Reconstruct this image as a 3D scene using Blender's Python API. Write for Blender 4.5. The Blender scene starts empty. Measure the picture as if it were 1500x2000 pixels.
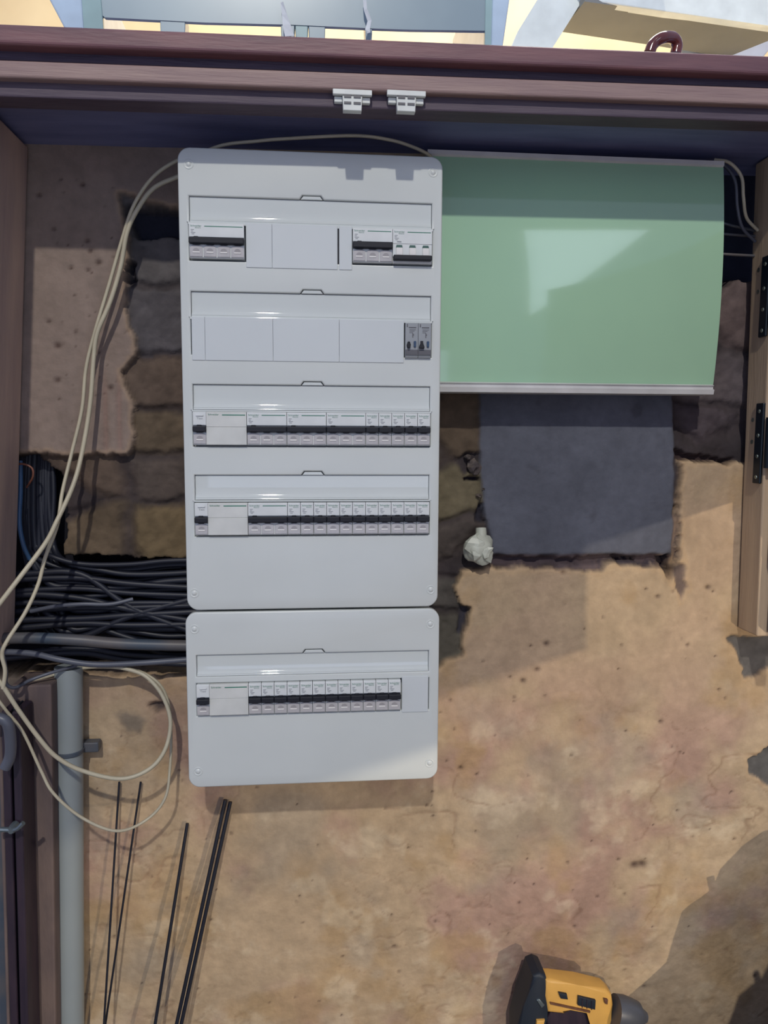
import bpy, bmesh, math, random
import numpy as np
from mathutils import Vector, Matrix

# ------------------------------------------------------------------ camera
F = 1480.0
YAW, PIT, ROL = 0.09322, 0.10009, 0.0046
_cy, _sy, _cp, _sp = math.cos(YAW), math.sin(YAW), math.cos(PIT), math.sin(PIT)
FWD = Vector((_sy*_cp, _cy*_cp, -_sp))
_r0 = Vector((_cy, -_sy, 0)); _u0 = _r0.cross(FWD)
RIGHT = math.cos(ROL)*_r0 + math.sin(ROL)*_u0
UP = -math.sin(ROL)*_r0 + math.cos(ROL)*_u0
sc = bpy.context.scene
cam = bpy.data.cameras.new('camera'); camo = bpy.data.objects.new('camera', cam)
sc.collection.objects.link(camo); sc.camera = camo
cam.sensor_fit = 'HORIZONTAL'; cam.sensor_width = 36; cam.lens = 36*F/1500
cam.clip_start = 0.02
camo.matrix_world = Matrix(((RIGHT.x, UP.x, -FWD.x, 0), (RIGHT.y, UP.y, -FWD.y, 0), (RIGHT.z, UP.z, -FWD.z, 0), (0, 0, 0, 1)))

# ------------------------------------------------------------------ world, lights, exposure
world = bpy.data.worlds.new('world'); sc.world = world; world.use_nodes = True
bg = world.node_tree.nodes['Background']
bg.inputs[0].default_value = (0.33, 0.37, 0.54, 1); bg.inputs[1].default_value = 1.0
sc.view_settings.view_transform = 'Standard'; sc.view_settings.look = 'None'
sc.view_settings.gamma = 1; sc.view_settings.exposure = -0.07
try: sc.view_settings.use_curve_mapping = False
except Exception: pass

def lamp(name, typ, loc, power, col, size=0.05, rot=None, size_y=None):
    l = bpy.data.lights.new(name, typ); l.energy = power; l.color = col
    if typ == 'AREA':
        l.size = size
        if size_y: l.shape = 'RECTANGLE'; l.size_y = size_y
    else: l.shadow_soft_size = size
    o = bpy.data.objects.new(name, l); sc.collection.objects.link(o); o.location = loc
    if rot: o.rotation_euler = rot
    return o
LA = Vector((-0.50, -5.0, 4.85))
LB = Vector((1.00, -0.40, -0.55))
lamp('ceiling_lamp_light', 'POINT', LA, 1200, (1.0, 0.955, 0.86), 0.09)
lamp('work_lamp_light', 'POINT', LB, 42, (1.0, 0.85, 0.63), 0.005)
lamp('upper_room_daylight', 'AREA', (0.6, 2.1, 2.5), 60, (1.0, 0.95, 0.86), 1.6, (math.radians(12), 0, 0), 1.2)

lamp('blue_fill_light', 'AREA', (0.1, -2.2, -0.55), 5.5, (0.62, 0.74, 1.0), 1.4, (math.radians(102), 0, 0), .7)  # added blue fill from below to lift the dark beam recess

WY = 1.19        # plane of the plastered wall
PY = 1.073       # front plane of the distribution boards
FZ = -1.06       # floor

# ------------------------------------------------------------------ helpers
def P(u, v, Y):
    d = FWD + (u-750)/F*RIGHT + (1000-v)/F*UP
    return d*(Y/d.y)
def PZ(u, v, z):
    d = FWD + (u-750)/F*RIGHT + (1000-v)/F*UP
    return d*(z/d.z)
def link(o, parent=None):
    sc.collection.objects.link(o)
    if parent is not None: o.parent = parent
    return o
def base_of(parent):
    b = Vector((0, 0, 0))
    while parent is not None: b += parent.location; parent = parent.parent
    return b
def obj(name, bm, mats, parent=None, smooth=False, angle=None):
    me = bpy.data.meshes.new(name)
    off = base_of(parent)
    if off.length > 0: bmesh.ops.translate(bm, verts=bm.verts, vec=-off)
    bmesh.ops.recalc_face_normals(bm, faces=bm.faces)
    if smooth:
        for f in bm.faces: f.smooth = True
    bm.to_mesh(me); bm.free()
    if not isinstance(mats, (list, tuple)): mats = [mats]
    for m in mats: me.materials.append(m)
    if smooth:
        try: me.set_sharp_from_angle(angle=math.radians(angle or 40))
        except Exception: pass
    o = bpy.data.objects.new(name, me)
    return link(o, parent)
def tag(o, label, cat=None, group=None, kind=None):
    if label: o['label'] = label
    if cat: o['category'] = cat
    if group: o['group'] = group
    if kind: o['kind'] = kind
    return o
def empty(name, loc, label, cat, group=None):
    o = bpy.data.objects.new(name, None); o.location = loc; o.empty_display_size = .02
    sc.collection.objects.link(o); return tag(o, label, cat, group)
def copy_tree(o, parent=None):
    c = o.copy(); sc.collection.objects.link(c)
    if parent is not None: c.parent = parent
    for ch in o.children: copy_tree(ch, c)
    return c
def struct(o): o['kind'] = 'structure'; return o

def box(bm, x0, x1, y0, y1, z0, z1, bev=0, seg=2, mi=0):
    vs = [bm.verts.new((x, y, z)) for x in (x0, x1) for y in (y0, y1) for z in (z0, z1)]
    idx = [(0, 1, 3, 2), (4, 6, 7, 5), (0, 4, 5, 1), (2, 3, 7, 6), (0, 2, 6, 4), (1, 5, 7, 3)]
    fs = [bm.faces.new([vs[i] for i in f]) for f in idx]
    for f in fs: f.material_index = mi
    if bev:
        es = list({e for f in fs for e in f.edges})
        bmesh.ops.bevel(bm, geom=es, offset=bev, segments=seg, affect='EDGES', profile=.5)
    return bm
def B(*a, **k): return box(bmesh.new(), *a, **k)
def prism_y(bm, poly, y0, y1, bev=0, seg=2):
    """poly = [(x,z)] extruded from y0 to y1"""
    a = [bm.verts.new((x, y0, z)) for x, z in poly]; b = [bm.verts.new((x, y1, z)) for x, z in poly]
    n = len(poly); fs = [bm.faces.new(a), bm.faces.new(b[::-1])]
    for i in range(n): fs.append(bm.faces.new((a[i], b[i], b[(i+1) % n], a[(i+1) % n])))
    if bev:
        es = list({e for f in fs[:2] for e in f.edges})
        bmesh.ops.bevel(bm, geom=es, offset=bev, segments=seg, affect='EDGES', profile=.5)
    return bm
def prism_x(bm, poly, x0, x1):
    """poly = [(y,z)] extruded along x"""
    a = [bm.verts.new((x0, y, z)) for y, z in poly]; b = [bm.verts.new((x1, y, z)) for y, z in poly]
    n = len(poly); bm.faces.new(a); bm.faces.new(b[::-1])
    for i in range(n): bm.faces.new((a[i], b[i], b[(i+1) % n], a[(i+1) % n]))
    return bm
def loft(bm, A, Bp):
    a = [bm.verts.new(p) for p in A]; b = [bm.verts.new(p) for p in Bp]; n = len(a)
    bm.faces.new(a); bm.faces.new(b[::-1])
    for i in range(n): bm.faces.new((a[i], b[i], b[(i+1) % n], a[(i+1) % n]))
    return bm
def catmull(pts, n=10):
    pts = [Vector(p) for p in pts]
    if len(pts) == 2: return [pts[0].lerp(pts[1], i/n) for i in range(n+1)]
    q = [2*pts[0]-pts[1]] + pts + [2*pts[-1]-pts[-2]]; out = []
    for i in range(1, len(q)-2):
        p0, p1, p2, p3 = q[i-1:i+3]
        for k in range(n):
            t = k/n
            out.append(.5*((2*p1)+(p2-p0)*t+(2*p0-5*p1+4*p2-p3)*t*t+(3*p1-p0-3*p2+p3)*t**3))
    out.append(pts[-1]); return out
def tube(bm, pts, r, n=10, sm=8, taper=None):
    path = catmull(pts, sm); m = len(path)
    t = (path[1]-path[0]).normalized()
    nv = t.orthogonal().normalized(); rings = []
    for i, p in enumerate(path):
        t2 = (path[min(i+1, m-1)]-path[max(i-1, 0)]).normalized()
        ax = t.cross(t2)
        if ax.length > 1e-7: nv = Matrix.Rotation(t.angle(t2), 3, ax) @ nv
        t = t2; bn = t.cross(nv).normalized(); rr = r if taper is None else r*taper(i/(m-1))
        rings.append([bm.verts.new(p+rr*(math.cos(a)*nv+math.sin(a)*bn)) for a in [2*math.pi*k/n for k in range(n)]])
    for i in range(m-1):
        for k in range(n): bm.faces.new((rings[i][k], rings[i][(k+1) % n], rings[i+1][(k+1) % n], rings[i+1][k]))
    bm.faces.new(rings[0][::-1]); bm.faces.new(rings[-1])
    return bm
def lathe(bm, c, axis, prof, n=24):
    """prof = [(distance along axis, radius)]"""
    axis = Vector(axis).normalized(); u = axis.orthogonal().normalized(); w = axis.cross(u); c = Vector(c); rings = []
    for d, r in prof:
        rings.append([bm.verts.new(c+axis*d+max(r, 1e-5)*(math.cos(a)*u+math.sin(a)*w)) for a in [2*math.pi*k/n for k in range(n)]])
    for i in range(len(rings)-1):
        for k in range(n): bm.faces.new((rings[i][k], rings[i][(k+1) % n], rings[i+1][(k+1) % n], rings[i+1][k]))
    bm.faces.new(rings[0][::-1]); bm.faces.new(rings[-1]); return bm

# ------------------------------------------------------------------ materials
def s2l(c): return tuple((x/255/12.92 if x/255 <= .04045 else ((x/255+.055)/1.055)**2.4) for x in c)
def mat(name, rgb, rough=.5, rgb2=None, scale=20, detail=4, bump=0, bscale=None, stretch=(1, 1, 1), metal=0, trans=0, spec=.5, coat=0, alpha=1, thr=(.35, .65)):
    m = bpy.data.materials.new(name); m.use_nodes = True; nt = m.node_tree; p = nt.nodes['Principled BSDF']
    c = s2l(rgb); p.inputs['Base Color'].default_value = (*c, 1); p.inputs['Roughness'].default_value = rough
    p.inputs['Metallic'].default_value = metal; p.inputs['Specular IOR Level'].default_value = spec
    p.inputs['Transmission Weight'].default_value = trans; p.inputs['Coat Weight'].default_value = coat
    p.inputs['Alpha'].default_value = alpha
    tc = nt.nodes.new('ShaderNodeTexCoord'); mp = nt.nodes.new('ShaderNodeMapping'); mp.inputs['Scale'].default_value = stretch
    nt.links.new(tc.outputs['Object'], mp.inputs[0])
    no = nt.nodes.new('ShaderNodeTexNoise'); no.inputs['Scale'].default_value = scale; no.inputs['Detail'].default_value = detail
    nt.links.new(mp.outputs[0], no.inputs['Vector'])
    if rgb2 is None: rgb2 = tuple(x*.93 for x in rgb)
    mx = nt.nodes.new('ShaderNodeMix'); mx.data_type = 'RGBA'
    mr = nt.nodes.new('ShaderNodeMapRange'); mr.inputs[1].default_value = thr[0]; mr.inputs[2].default_value = thr[1]
    nt.links.new(no.outputs[0], mr.inputs[0]); nt.links.new(mr.outputs[0], mx.inputs['Factor'])
    mx.inputs['A'].default_value = (*c, 1); mx.inputs['B'].default_value = (*s2l(rgb2), 1)
    nt.links.new(mx.outputs['Result'], p.inputs['Base Color'])
    if bump:
        b = nt.nodes.new('ShaderNodeBump'); b.inputs['Strength'].default_value = bump; b.inputs['Distance'].default_value = .002
        n2 = nt.nodes.new('ShaderNodeTexNoise'); n2.inputs['Scale'].default_value = bscale or scale*4; n2.inputs['Detail'].default_value = 6
        nt.links.new(mp.outputs[0], n2.inputs['Vector']); nt.links.new(n2.outputs[0], b.inputs['Height']); nt.links.new(b.outputs[0], p.inputs['Normal'])
    return m
M = {}
M['white'] = mat('white_plastic', (202, 207, 205), .30, (197, 202, 200), 6)
M['white2'] = mat('breaker_plastic', (214, 218, 218), .38, (206, 210, 210), 30)
M['strip'] = mat('label_strip_plastic', (201, 207, 206), .03, (198, 204, 203), 8)
M['blank'] = mat('blanking_plastic', (201, 207, 209), .33, (197, 203, 205), 6)
M['rcd'] = mat('residual_device_plastic', (212, 214, 210), .35)
M['toggle'] = mat('black_toggle', (10, 14, 28), .62)
M['lens'] = mat('smoky_lens', (190, 187, 188), .25, (176, 174, 176), 60)
M['lensd'] = mat('lens_shadow_plastic', (158, 155, 157), .3)
M['glint'] = mat('pale_terminal_tab', (235, 233, 230), .2)
M['green_ink'] = mat('green_ink', (24, 116, 92), .5)
M['grey_ink'] = mat('grey_ink', (138, 142, 148), .5)
M['seam'] = mat('dark_seam', (70, 74, 80), .6)
M['greyplast'] = mat('grey_device_plastic', (150, 155, 160), .4)
M['dgrey'] = mat('dark_grey_plastic', (92, 92, 98), .45)
M['gknob'] = mat('dark_green_knob', (60, 96, 88), .4)
M['bluemark'] = mat('blue_mark', (45, 72, 105), .4)
M['beam_red'] = mat('reddish_wood', (122, 84, 88), .5, (100, 68, 76), 6, 6, .25, 30, (1.2, 8, 10))
M['beam_dark'] = mat('dark_wood', (72, 60, 78), .6, (60, 50, 68), 9, 6, .5, 30, (1.2, 10, 14))
M['beam_light'] = mat('pale_wood_batten', (152, 128, 122), .55, (138, 114, 112), 8, 6, .4, 30, (1.0, 10, 14))
M['beam_brown'] = mat('brown_wood', (86, 74, 86), .6, (74, 62, 76), 9, 6, .4, 30, (1.2, 10, 14))
M['beam_under'] = mat('blue_hazed_wood', (116, 122, 164), .6, (100, 106, 148), 6, 6, .2, 30, (1.2, 8, 10))  # bluish tint paints haze onto the dark beam underside
M['jamb'] = mat('raw_pine_board', (188, 166, 138), .62, (172, 150, 126), 5, 6, .3, 25, (10, 10, 1.0))
M['jamb_l'] = mat('aged_pine_board', (192, 168, 154), .65, (166, 146, 140), 4, 6, .3, 25, (10, 6, 0.8))
M['orange'] = mat('varnished_pine', (160, 112, 62), .4, (128, 84, 46), 8, 6, .3, 25, (10, 6, 1.2))
M['brownleaf'] = mat('brown_door_panel', (112, 76, 56), .5, (92, 60, 46), 8, 6, .3, 25, (10, 6, 1.2))
M['hinge'] = mat('black_hinge_metal', (24, 34, 44), .4, metal=.3)
M['screw'] = mat('steel_screw', (150, 160, 150), .3, metal=.8)
M['green'] = mat('green_lacquered_panel', (158, 196, 164), .08, (154, 191, 161), 5, coat=.4)
M['trim_white'] = mat('white_trim_profile', (205, 205, 205), .35)
M['cable_white'] = mat('off_white_cable', (190, 182, 158), .45)
M['cable_black'] = mat('black_cable_sheath', (24, 28, 42), .5)
M['cable_grey'] = mat('grey_cable_sheath', (84, 88, 100), .4)
M['conduit'] = mat('grey_blue_conduit', (62, 74, 88), .45, (92, 88, 88), 14)
M['cable_blue'] = mat('blue_cable_sheath', (58, 92, 130), .4)
M['copper'] = mat('brown_wire', (120, 74, 58), .4)
M['pvc'] = mat('grey_pvc', (142, 150, 151), .42, (133, 141, 144), 6, thr=(.3, .7))
M['post'] = mat('dusty_brown_post', (108, 92, 86), .8, (86, 74, 74), 9, 6, .5, 60, (3, 3, 1))
M['darkframe'] = mat('dark_brown_frame', (50, 38, 50), .45, (36, 28, 42), 10, 4, .2, 40, (5, 5, 1))
M['rod'] = mat('dark_rod', (24, 28, 40), .35)
M['metal'] = mat('galvanised_metal', (120, 132, 138), .35, metal=.7)
M['bag'] = mat('crumpled_white_plastic', (188, 192, 180), .4, (168, 172, 160), 40)
M['yellow'] = mat('yellow_tool_plastic', (216, 166, 84), .45)
M['rubber'] = mat('black_rubber', (18, 30, 44), .55)
M['toolgrey'] = mat('grey_tool_metal', (84, 86, 92), .4, metal=.2)
M['stone'] = mat('rubble_stone', (98, 88, 82), .9, (70, 64, 66), 60, 6, .6, 200)
M['floor'] = mat('dusty_concrete', (136, 130, 124), .9, (112, 108, 104), 8, 8, .6, 80)
M['cream'] = mat('cream_wall_paint', (236, 214, 170), .8, (224, 200, 156), 3, 6)
M['crate'] = mat('smoky_translucent_plastic', (154, 174, 182), .28, (138, 158, 168), 5, coat=.3)
M['crate_edge'] = mat('clear_blue_plastic', (196, 218, 238), .12, coat=.4)
M['crate_foot'] = mat('pale_teal_plastic', (160, 190, 192), .2)
M['paint'] = mat('white_gloss_paint', (238, 248, 246), .35)
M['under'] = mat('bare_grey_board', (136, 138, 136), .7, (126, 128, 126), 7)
M['lav'] = mat('pale_lavender_paint', (206, 212, 228), .4)
M['knob'] = mat('red_brown_glazed_handle', (104, 48, 44), .15, (76, 34, 36), 18, coat=.5)
M['film'] = mat('silvery_film', (232, 238, 242), .2)
M['canvas'] = mat('dark_blocker', (52, 54, 60), .8)
M['clip'] = mat('white_clip_plastic', (222, 226, 222), .35)

def lookat_wall_mat():
    m = bpy.data.materials.new('old_masonry_wall'); m.use_nodes = True; nt = m.node_tree; p = nt.nodes['Principled BSDF']
    L = nt.links.new; p.inputs['Roughness'].default_value = .9; p.inputs['Specular IOR Level'].default_value = .2
    at = nt.nodes.new('ShaderNodeVertexColor'); at.layer_name = 'col'
    tc = nt.nodes.new('ShaderNodeTexCoord')
    n1 = nt.nodes.new('ShaderNodeTexNoise'); n1.inputs['Scale'].default_value = 9; n1.inputs['Detail'].default_value = 9; n1.inputs['Roughness'].default_value = .65
    n1.inputs['Distortion'].default_value = .6
    n2 = nt.nodes.new('ShaderNodeTexNoise'); n2.inputs['Scale'].default_value = 70; n2.inputs['Detail'].default_value = 6
    for n in (n1, n2): L(tc.outputs['Object'], n.inputs['Vector'])
    r1 = nt.nodes.new('ShaderNodeMapRange'); r1.inputs[1].default_value = .32; r1.inputs[2].default_value = .68; r1.inputs[3].default_value = .80; r1.inputs[4].default_value = 1.12
    r2 = nt.nodes.new('ShaderNodeMapRange'); r2.inputs[1].default_value = .3; r2.inputs[2].default_value = .7; r2.inputs[3].default_value = .92; r2.inputs[4].default_value = 1.08
    L(n1.outputs[0], r1.inputs[0]); L(n2.outputs[0], r2.inputs[0])
    mu = nt.nodes.new('ShaderNodeMath'); mu.operation = 'MULTIPLY'; L(r1.outputs[0], mu.inputs[0]); L(r2.outputs[0], mu.inputs[1])
    vm = nt.nodes.new('ShaderNodeVectorMath'); vm.operation = 'SCALE'; L(at.outputs[0], vm.inputs[0]); L(mu.outputs[0], vm.inputs['Scale'])
    L(vm.outputs[0], p.inputs['Base Color'])
    b = nt.nodes.new('ShaderNodeBump'); b.inputs['Strength'].default_value = .45; b.inputs['Distance'].default_value = .003
    n3 = nt.nodes.new('ShaderNodeTexNoise'); n3.inputs['Scale'].default_value = 110; n3.inputs['Detail'].default_value = 8
    L(tc.outputs['Object'], n3.inputs['Vector']); L(n3.outputs[0], b.inputs['Height']); L(b.outputs[0], p.inputs['Normal'])
    return m
M['wall'] = lookat_wall_mat()

# ------------------------------------------------------------------ the masonry wall (one relief mesh)
rng = np.random.default_rng(7)
def vnoise(x, y, scale, seed, octs=4, gain=.5):
    out = np.zeros_like(x); amp = 1; tot = 0
    for o in range(octs):
        g = np.random.default_rng(seed+o*17).random((256, 256))
        X = x*scale*2**o+1000.3; Y = y*scale*2**o+1000.7
        xi = np.floor(X).astype(int); yi = np.floor(Y).astype(int); fx = X-xi; fy = Y-yi
        fx = fx*fx*(3-2*fx); fy = fy*fy*(3-2*fy); a = g[xi % 256, yi % 256]; b = g[(xi+1) % 256, yi % 256]
        c = g[xi % 256, (yi+1) % 256]; d = g[(xi+1) % 256, (yi+1) % 256]
        out += amp*((a*(1-fx)+b*fx)*(1-fy)+(c*(1-fx)+d*fx)*fy-.5); tot += amp; amp *= gain
    return out/tot*2
def sdist(u, v, poly):
    """signed px distance to a polygon (positive inside)"""
    n = len(poly); ins = np.zeros(u.shape, bool); dm = np.full(u.shape, 1e9)
    for i in range(n):
        x1, y1 = poly[i]; x2, y2 = poly[(i+1) % n]
        if y1 != y2:
            c = ((y1 > v) != (y2 > v)) & (u < (x2-x1)*(v-y1)/(y2-y1)+x1); ins ^= c
        dx, dy = x2-x1, y2-y1; t = np.clip(((u-x1)*dx+(v-y1)*dy)/(dx*dx+dy*dy+1e-9), 0, 1)
        dm = np.minimum(dm, np.hypot(u-x1-t*dx, v-y1-t*dy))
    return np.where(ins, dm, -dm)
def sstep(x, a, b):
    t = np.clip((x-a)/(b-a), 0, 1); return t*t*(3-2*t)

def build_wall():
    step = .003; xs = np.arange(-.80, 1.05, step); zs = np.arange(-1.075, .435, step)
    X, Z = np.meshgrid(xs, zs)
    # image-frame coordinates of each wall point, used only as the survey of the wall's patches
    px, py, pz = X, np.full_like(X, WY), Z
    d = px*FWD.x+py*FWD.y+pz*FWD.z
    U = 750+F*(px*RIGHT.x+py*RIGHT.y+pz*RIGHT.z)/d; V = 1000-F*(px*UP.x+py*UP.y+pz*UP.z)/d
    wu = U+7*vnoise(X, Z, 38, 3)+5*vnoise(X, Z, 110, 9); wv = V+7*vnoise(X, Z, 38, 5)+5*vnoise(X, Z, 110, 11)
    su = U+2.5*vnoise(X, Z, 60, 3); sv = V+2.5*vnoise(X, Z, 60, 5)
    # base plaster
    n_lo = vnoise(X, Z, 5, 21, 5); n_mid = vnoise(X, Z, 16, 22, 5, .6); n_hi = vnoise(X, Z, 60, 23, 4, .6)
    rough = sstep(V, 1250, 1500)
    disp = .003*n_lo+.0025*n_mid*(.35+rough)+.0006*n_hi
    tan = np.array(s2l((176, 154, 126))); pink = np.array(s2l((162, 132, 118))); grey = np.array(s2l((142, 134, 122))); och = np.array(s2l((164, 136, 98)))
    col = np.broadcast_to(tan, X.shape+(3,)).copy()
    def blend(c, w): nonlocal col; w = np.clip(w, 0, 1)[..., None]; col = col*(1-w)+np.array(c)*w
    blend(pink, .85*sstep(vnoise(X, Z, 7, 31, 5), -.05, .4)*(.25+.75*rough))
    blend(grey, .4*sstep(vnoise(X, Z, 9, 41, 5), .05, .5)*(.2+.8*rough))
    blend(och, .6*sstep(vnoise(X, Z, 11, 47, 5), .12, .5))
    blend(s2l((206, 190, 164)), .35*sstep(-n_mid, .15, .5)*rough)
    left_dark = (1-sstep(U, 330, 420))*(1-sstep(V, 880, 1000)); blend(s2l((132, 118, 112)), .88*left_dark)  # upper left plaster blended to a darker tone
    # creases in the hand-trowelled lower plaster
    for sd, sc_, a in ((61, 9, .9), (67, 15, .7)):
        r = np.abs(vnoise(X+.02*n_mid, Z*1.5+.02*n_lo, sc_, sd, 3)); k = (1-sstep(r, 0, .035))*sstep(vnoise(X, Z, 6, sd+3, 2), -.05, .35)*(.12+.88*rough)
        disp += .0022*k*a; blend(s2l((118, 88, 70)), .42*k*a)
    # pits
    prs = [(u, v, r) for u, v, r in [(170, 470, 5), (176, 490, 4), (192, 512, 6), (138, 523, 4), (172, 527, 4), (112, 675, 7), (112, 742, 6), (215, 757, 6), (118, 350, 3), (75, 380, 5), (160, 360, 5), (104, 447, 4), (95, 628, 4), (250, 645, 3), (148, 650, 3), (192, 690, 3), (204, 768, 2)]]
    prs += [(1100, 1117, 5), (1068, 1258, 6), (1050, 1308, 5), (1022, 1330, 5), (1005, 1362, 3), (1262, 1150, 3), (1285, 1165, 4), (1240, 1690, 9), (1255, 1688, 8), (1383, 1147, 5), (1343, 1260, 3), (900, 1500, 4), (770, 1850, 4), (1291, 1410, 4), (880, 1368, 3)]
    for _ in range(150):
        a = rng.random(); prs.append((rng.uniform(170, 1480), rng.uniform(1150, 2000), rng.uniform(1.2, 3.2)))
    for _ in range(50): prs.append((rng.uniform(100, 250), rng.uniform(330, 880), rng.uniform(1, 2.6)))
    for (u, v, r) in prs:
        m = (abs(U-u) < r*4) & (abs(V-v) < r*4)
        w = np.exp(-(((U[m]-u)/r)**2+((V[m]-v)/(r*.8))**2)); disp[m] += .004*w*min(1, r/4)
        c = col[m]; w2 = np.clip(w*.9, 0, 1)[:, None]; col[m] = c*(1-w2)+np.array(s2l((74, 56, 52)))*w2
    # grooves down the left plaster
    for gx in (205, 232):
        w = np.exp(-((U-gx-(V-800)*.02)/5)**2)*sstep(V, 700, 780)*(1-sstep(V, 870, 890)); disp += .003*w; blend(s2l((140, 110, 100)), .5*w)
    # exposed rubble masonry
    regs = [
        [(230, 378), (262, 380), (290, 392), (372, 408), (420, 1320), (0, 1320), (-60, 1320), (-60, 888), (252, 888), (263, 860), (262, 820), (262, 790), (245, 755), (235, 725), (262, 695), (266, 665), (256, 640), (243, 600), (247, 500), (243, 440)],
        [(780, 700), (1330, 700), (1330, 1090), (1312, 1135), (1296, 1108), (1188, 1103), (1185, 1114), (1000, 1112), (905, 1113), (893, 1150), (905, 1180), (920, 1185), (920, 1210), (905, 1250), (905, 1285), (862, 1298), (780, 1330)],
        [(1318, 280), (1640, 280), (1640, 908), (1440, 906), (1380, 900), (1330, 902), (1322, 1000), (1315, 1120), (1300, 1110), (1310, 700)],
        [(1422, 1245), (1520, 1238), (1520, 1285), (1480, 1318), (1455, 1325), (1440, 1285)],
        [(1455, 1482), (1520, 1448), (1520, 1540), (1465, 1512)],
        [(1318, 1105), (1335, 1100), (1345, 1150), (1330, 1175), (1318, 1150)],
    ]
    seeds = [(300, 470, (88, 84, 84)), (305, 620, (84, 80, 82)), (310, 765, (96, 82, 72)), (300, 850, (104, 90, 74)), (180, 930, (96, 82, 72)), (300, 930, (86, 76, 70)), (185, 1030, (100, 86, 70)), (300, 1030, (112, 96, 72)), (120, 980, (70, 62, 62)),
             (800, 860, (86, 76, 66)), (893, 840, (88, 76, 64)), (890, 950, (100, 92, 74)), (890, 1060, (84, 76, 72)), (885, 1160, (82, 78, 74)), (880, 1245, (88, 84, 76)), (930, 1090, (64, 58, 60)),
             (1420, 430, (44, 42, 52)), (1400, 620, (104, 90, 88)), (1400, 745, (90, 82, 84)), (1385, 850, (78, 70, 74)), (1345, 640, (60, 56, 64)), (1340, 880, (60, 54, 56)), (1450, 880, (60, 54, 56)), (1465, 1285, (96, 92, 88)), (1490, 1490, (92, 90, 88)), (1130, 1098, (96, 84, 86)), (1030, 1098, (88, 76, 78)), (1250, 1098, (80, 72, 78)), (1330, 1140, (120, 104, 96))]
    d1 = np.full(X.shape, 1e9); d2 = np.full(X.shape, 1e9); sid = np.zeros(X.shape, int)
    for i, (u, v, c) in enumerate(seeds):
        dd = np.hypot((wu+26*vnoise(X, Z, 9, 71, 3)-u)*.8, (wv+26*vnoise(X, Z, 9, 73, 3)-v)*1.15)
        up = dd < d1; d2 = np.where(up, d1, np.minimum(d2, dd)); sid = np.where(up, i, sid); d1 = np.where(up, dd, d1)
    edge = .25+.75*sstep(d2-d1, 0, 34)
    scol = np.array([s2l(c) for _, _, c in seeds])[sid]
    mcol = np.array(s2l((62, 55, 56)))
    scol = scol*edge[..., None]+mcol*(1-edge[..., None])
    scol = scol*(1+.35*n_mid+.25*n_hi)[..., None]
    sd = .024-.010*edge+.006*n_mid+.003*n_hi
    for k, rp in enumerate(regs):
        w = sstep(sdist(wu, wv, rp), -2, 4)
        dep = sd if k < 3 else .006+.003*n_mid
        disp = disp*(1-w)+dep*w; col = col*(1-w[..., None])+scol*w[..., None]
        rim = np.exp(-((sdist(wu, wv, rp)+4)/5)**2); col = col*(1-.25*rim[..., None])+np.array(s2l((190, 158, 118)))*.25*rim[..., None]
    # dark gaps under the left plaster and beside the cement patch
    def hole(poly, depth, c, soft=4, warp=True, cw=1):
        nonlocal disp, col
        s = sdist(wu, wv, poly) if warp else sdist(su, sv, poly); w = sstep(s, -1, soft)
        disp = disp*(1-w)+depth*w; col = col*(1-cw*w[..., None])+np.array(s2l(c))*cw*w[..., None]
    hole([(240, 394), (290, 398), (372, 412), (372, 460), (262, 462), (252, 450)], .04, (42, 44, 56), 8)
    hole([(247, 500), (264, 510), (262, 548), (250, 552)], .035, (44, 42, 50), 6)
    hole([(880, 895), (905, 890), (920, 878), (944, 880), (945, 905), (925, 925), (905, 932), (895, 905)], .022, (60, 54, 56), 8)
    hole([(905, 935), (935, 930), (938, 942), (910, 944)], .03, (46, 40, 46), 3)
    hole([(940, 980), (955, 990), (950, 1030), (930, 1020)], .03, (48, 46, 54), 5)
    hole([(960, 1090), (1315, 1087), (1316, 1106), (1195, 1096), (1180, 1106), (1100, 1104), (960, 1110)], .026, (76, 66, 70), 4)
    hole([(1200, 1089), (1250, 1090), (1250, 1098), (1210, 1099)], .04, (44, 38, 44), 3)
    hole([(1295, 1090), (1316, 1085), (1312, 1125), (1300, 1110)], .04, (46, 40, 46), 4)
    hole([(1320, 872), (1345, 880), (1440, 898), (1440, 908), (1380, 902), (1330, 902)], .03, (62, 50, 50), 4)
    hole([(905, 1180), (922, 1190), (920, 1215), (905, 1252), (892, 1240)], .02, (60, 58, 66), 6)
    # deep cable chase
    hole([(-80, 892), (70, 892), (112, 925), (122, 1000), (118, 1086), (250, 1092), (420, 1096), (420, 1298), (250, 1306), (-80, 1330)], .075, (30, 30, 38), 6)
    hole([(1398, 300), (1620, 300), (1620, 560), (1452, 545), (1430, 560), (1398, 590)], .06, (36, 40, 54), 8)
    # cement patch, smooth and slightly recessed
    s = sdist(su, sv, [(938, 700), (1322, 700), (1326, 880), (1320, 1086), (966, 1087), (946, 1000), (938, 900)])
    w = sstep(s, -1, 5); cem = np.array(s2l((90, 93, 104)))*(1+.14*n_mid+.10*n_lo)[..., None]
    spots = sstep(vnoise(X, Z, 30, 88, 3), .38, .6)*.35; cem = cem*(1-spots[..., None])+np.array(s2l((60, 58, 62)))*spots[..., None]
    disp = disp*(1-w)+(.010+.0010*n_mid+.0004*n_hi)*w; col = col*(1-w[..., None])+cem*w[..., None]
    # smoother grey stain near the pipe and dark mark
    hole([(216, 1390), (250, 1378), (292, 1400), (280, 1440), (240, 1430)], .001, (112, 104, 96), 14, cw=.7)
    hole([(288, 1375), (318, 1370), (325, 1395), (300, 1400)], .012, (70, 62, 62), 8, cw=.9)
    nz, nx = X.shape
    co = np.stack([X, WY+disp, Z], -1).reshape(-1, 3)
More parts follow.
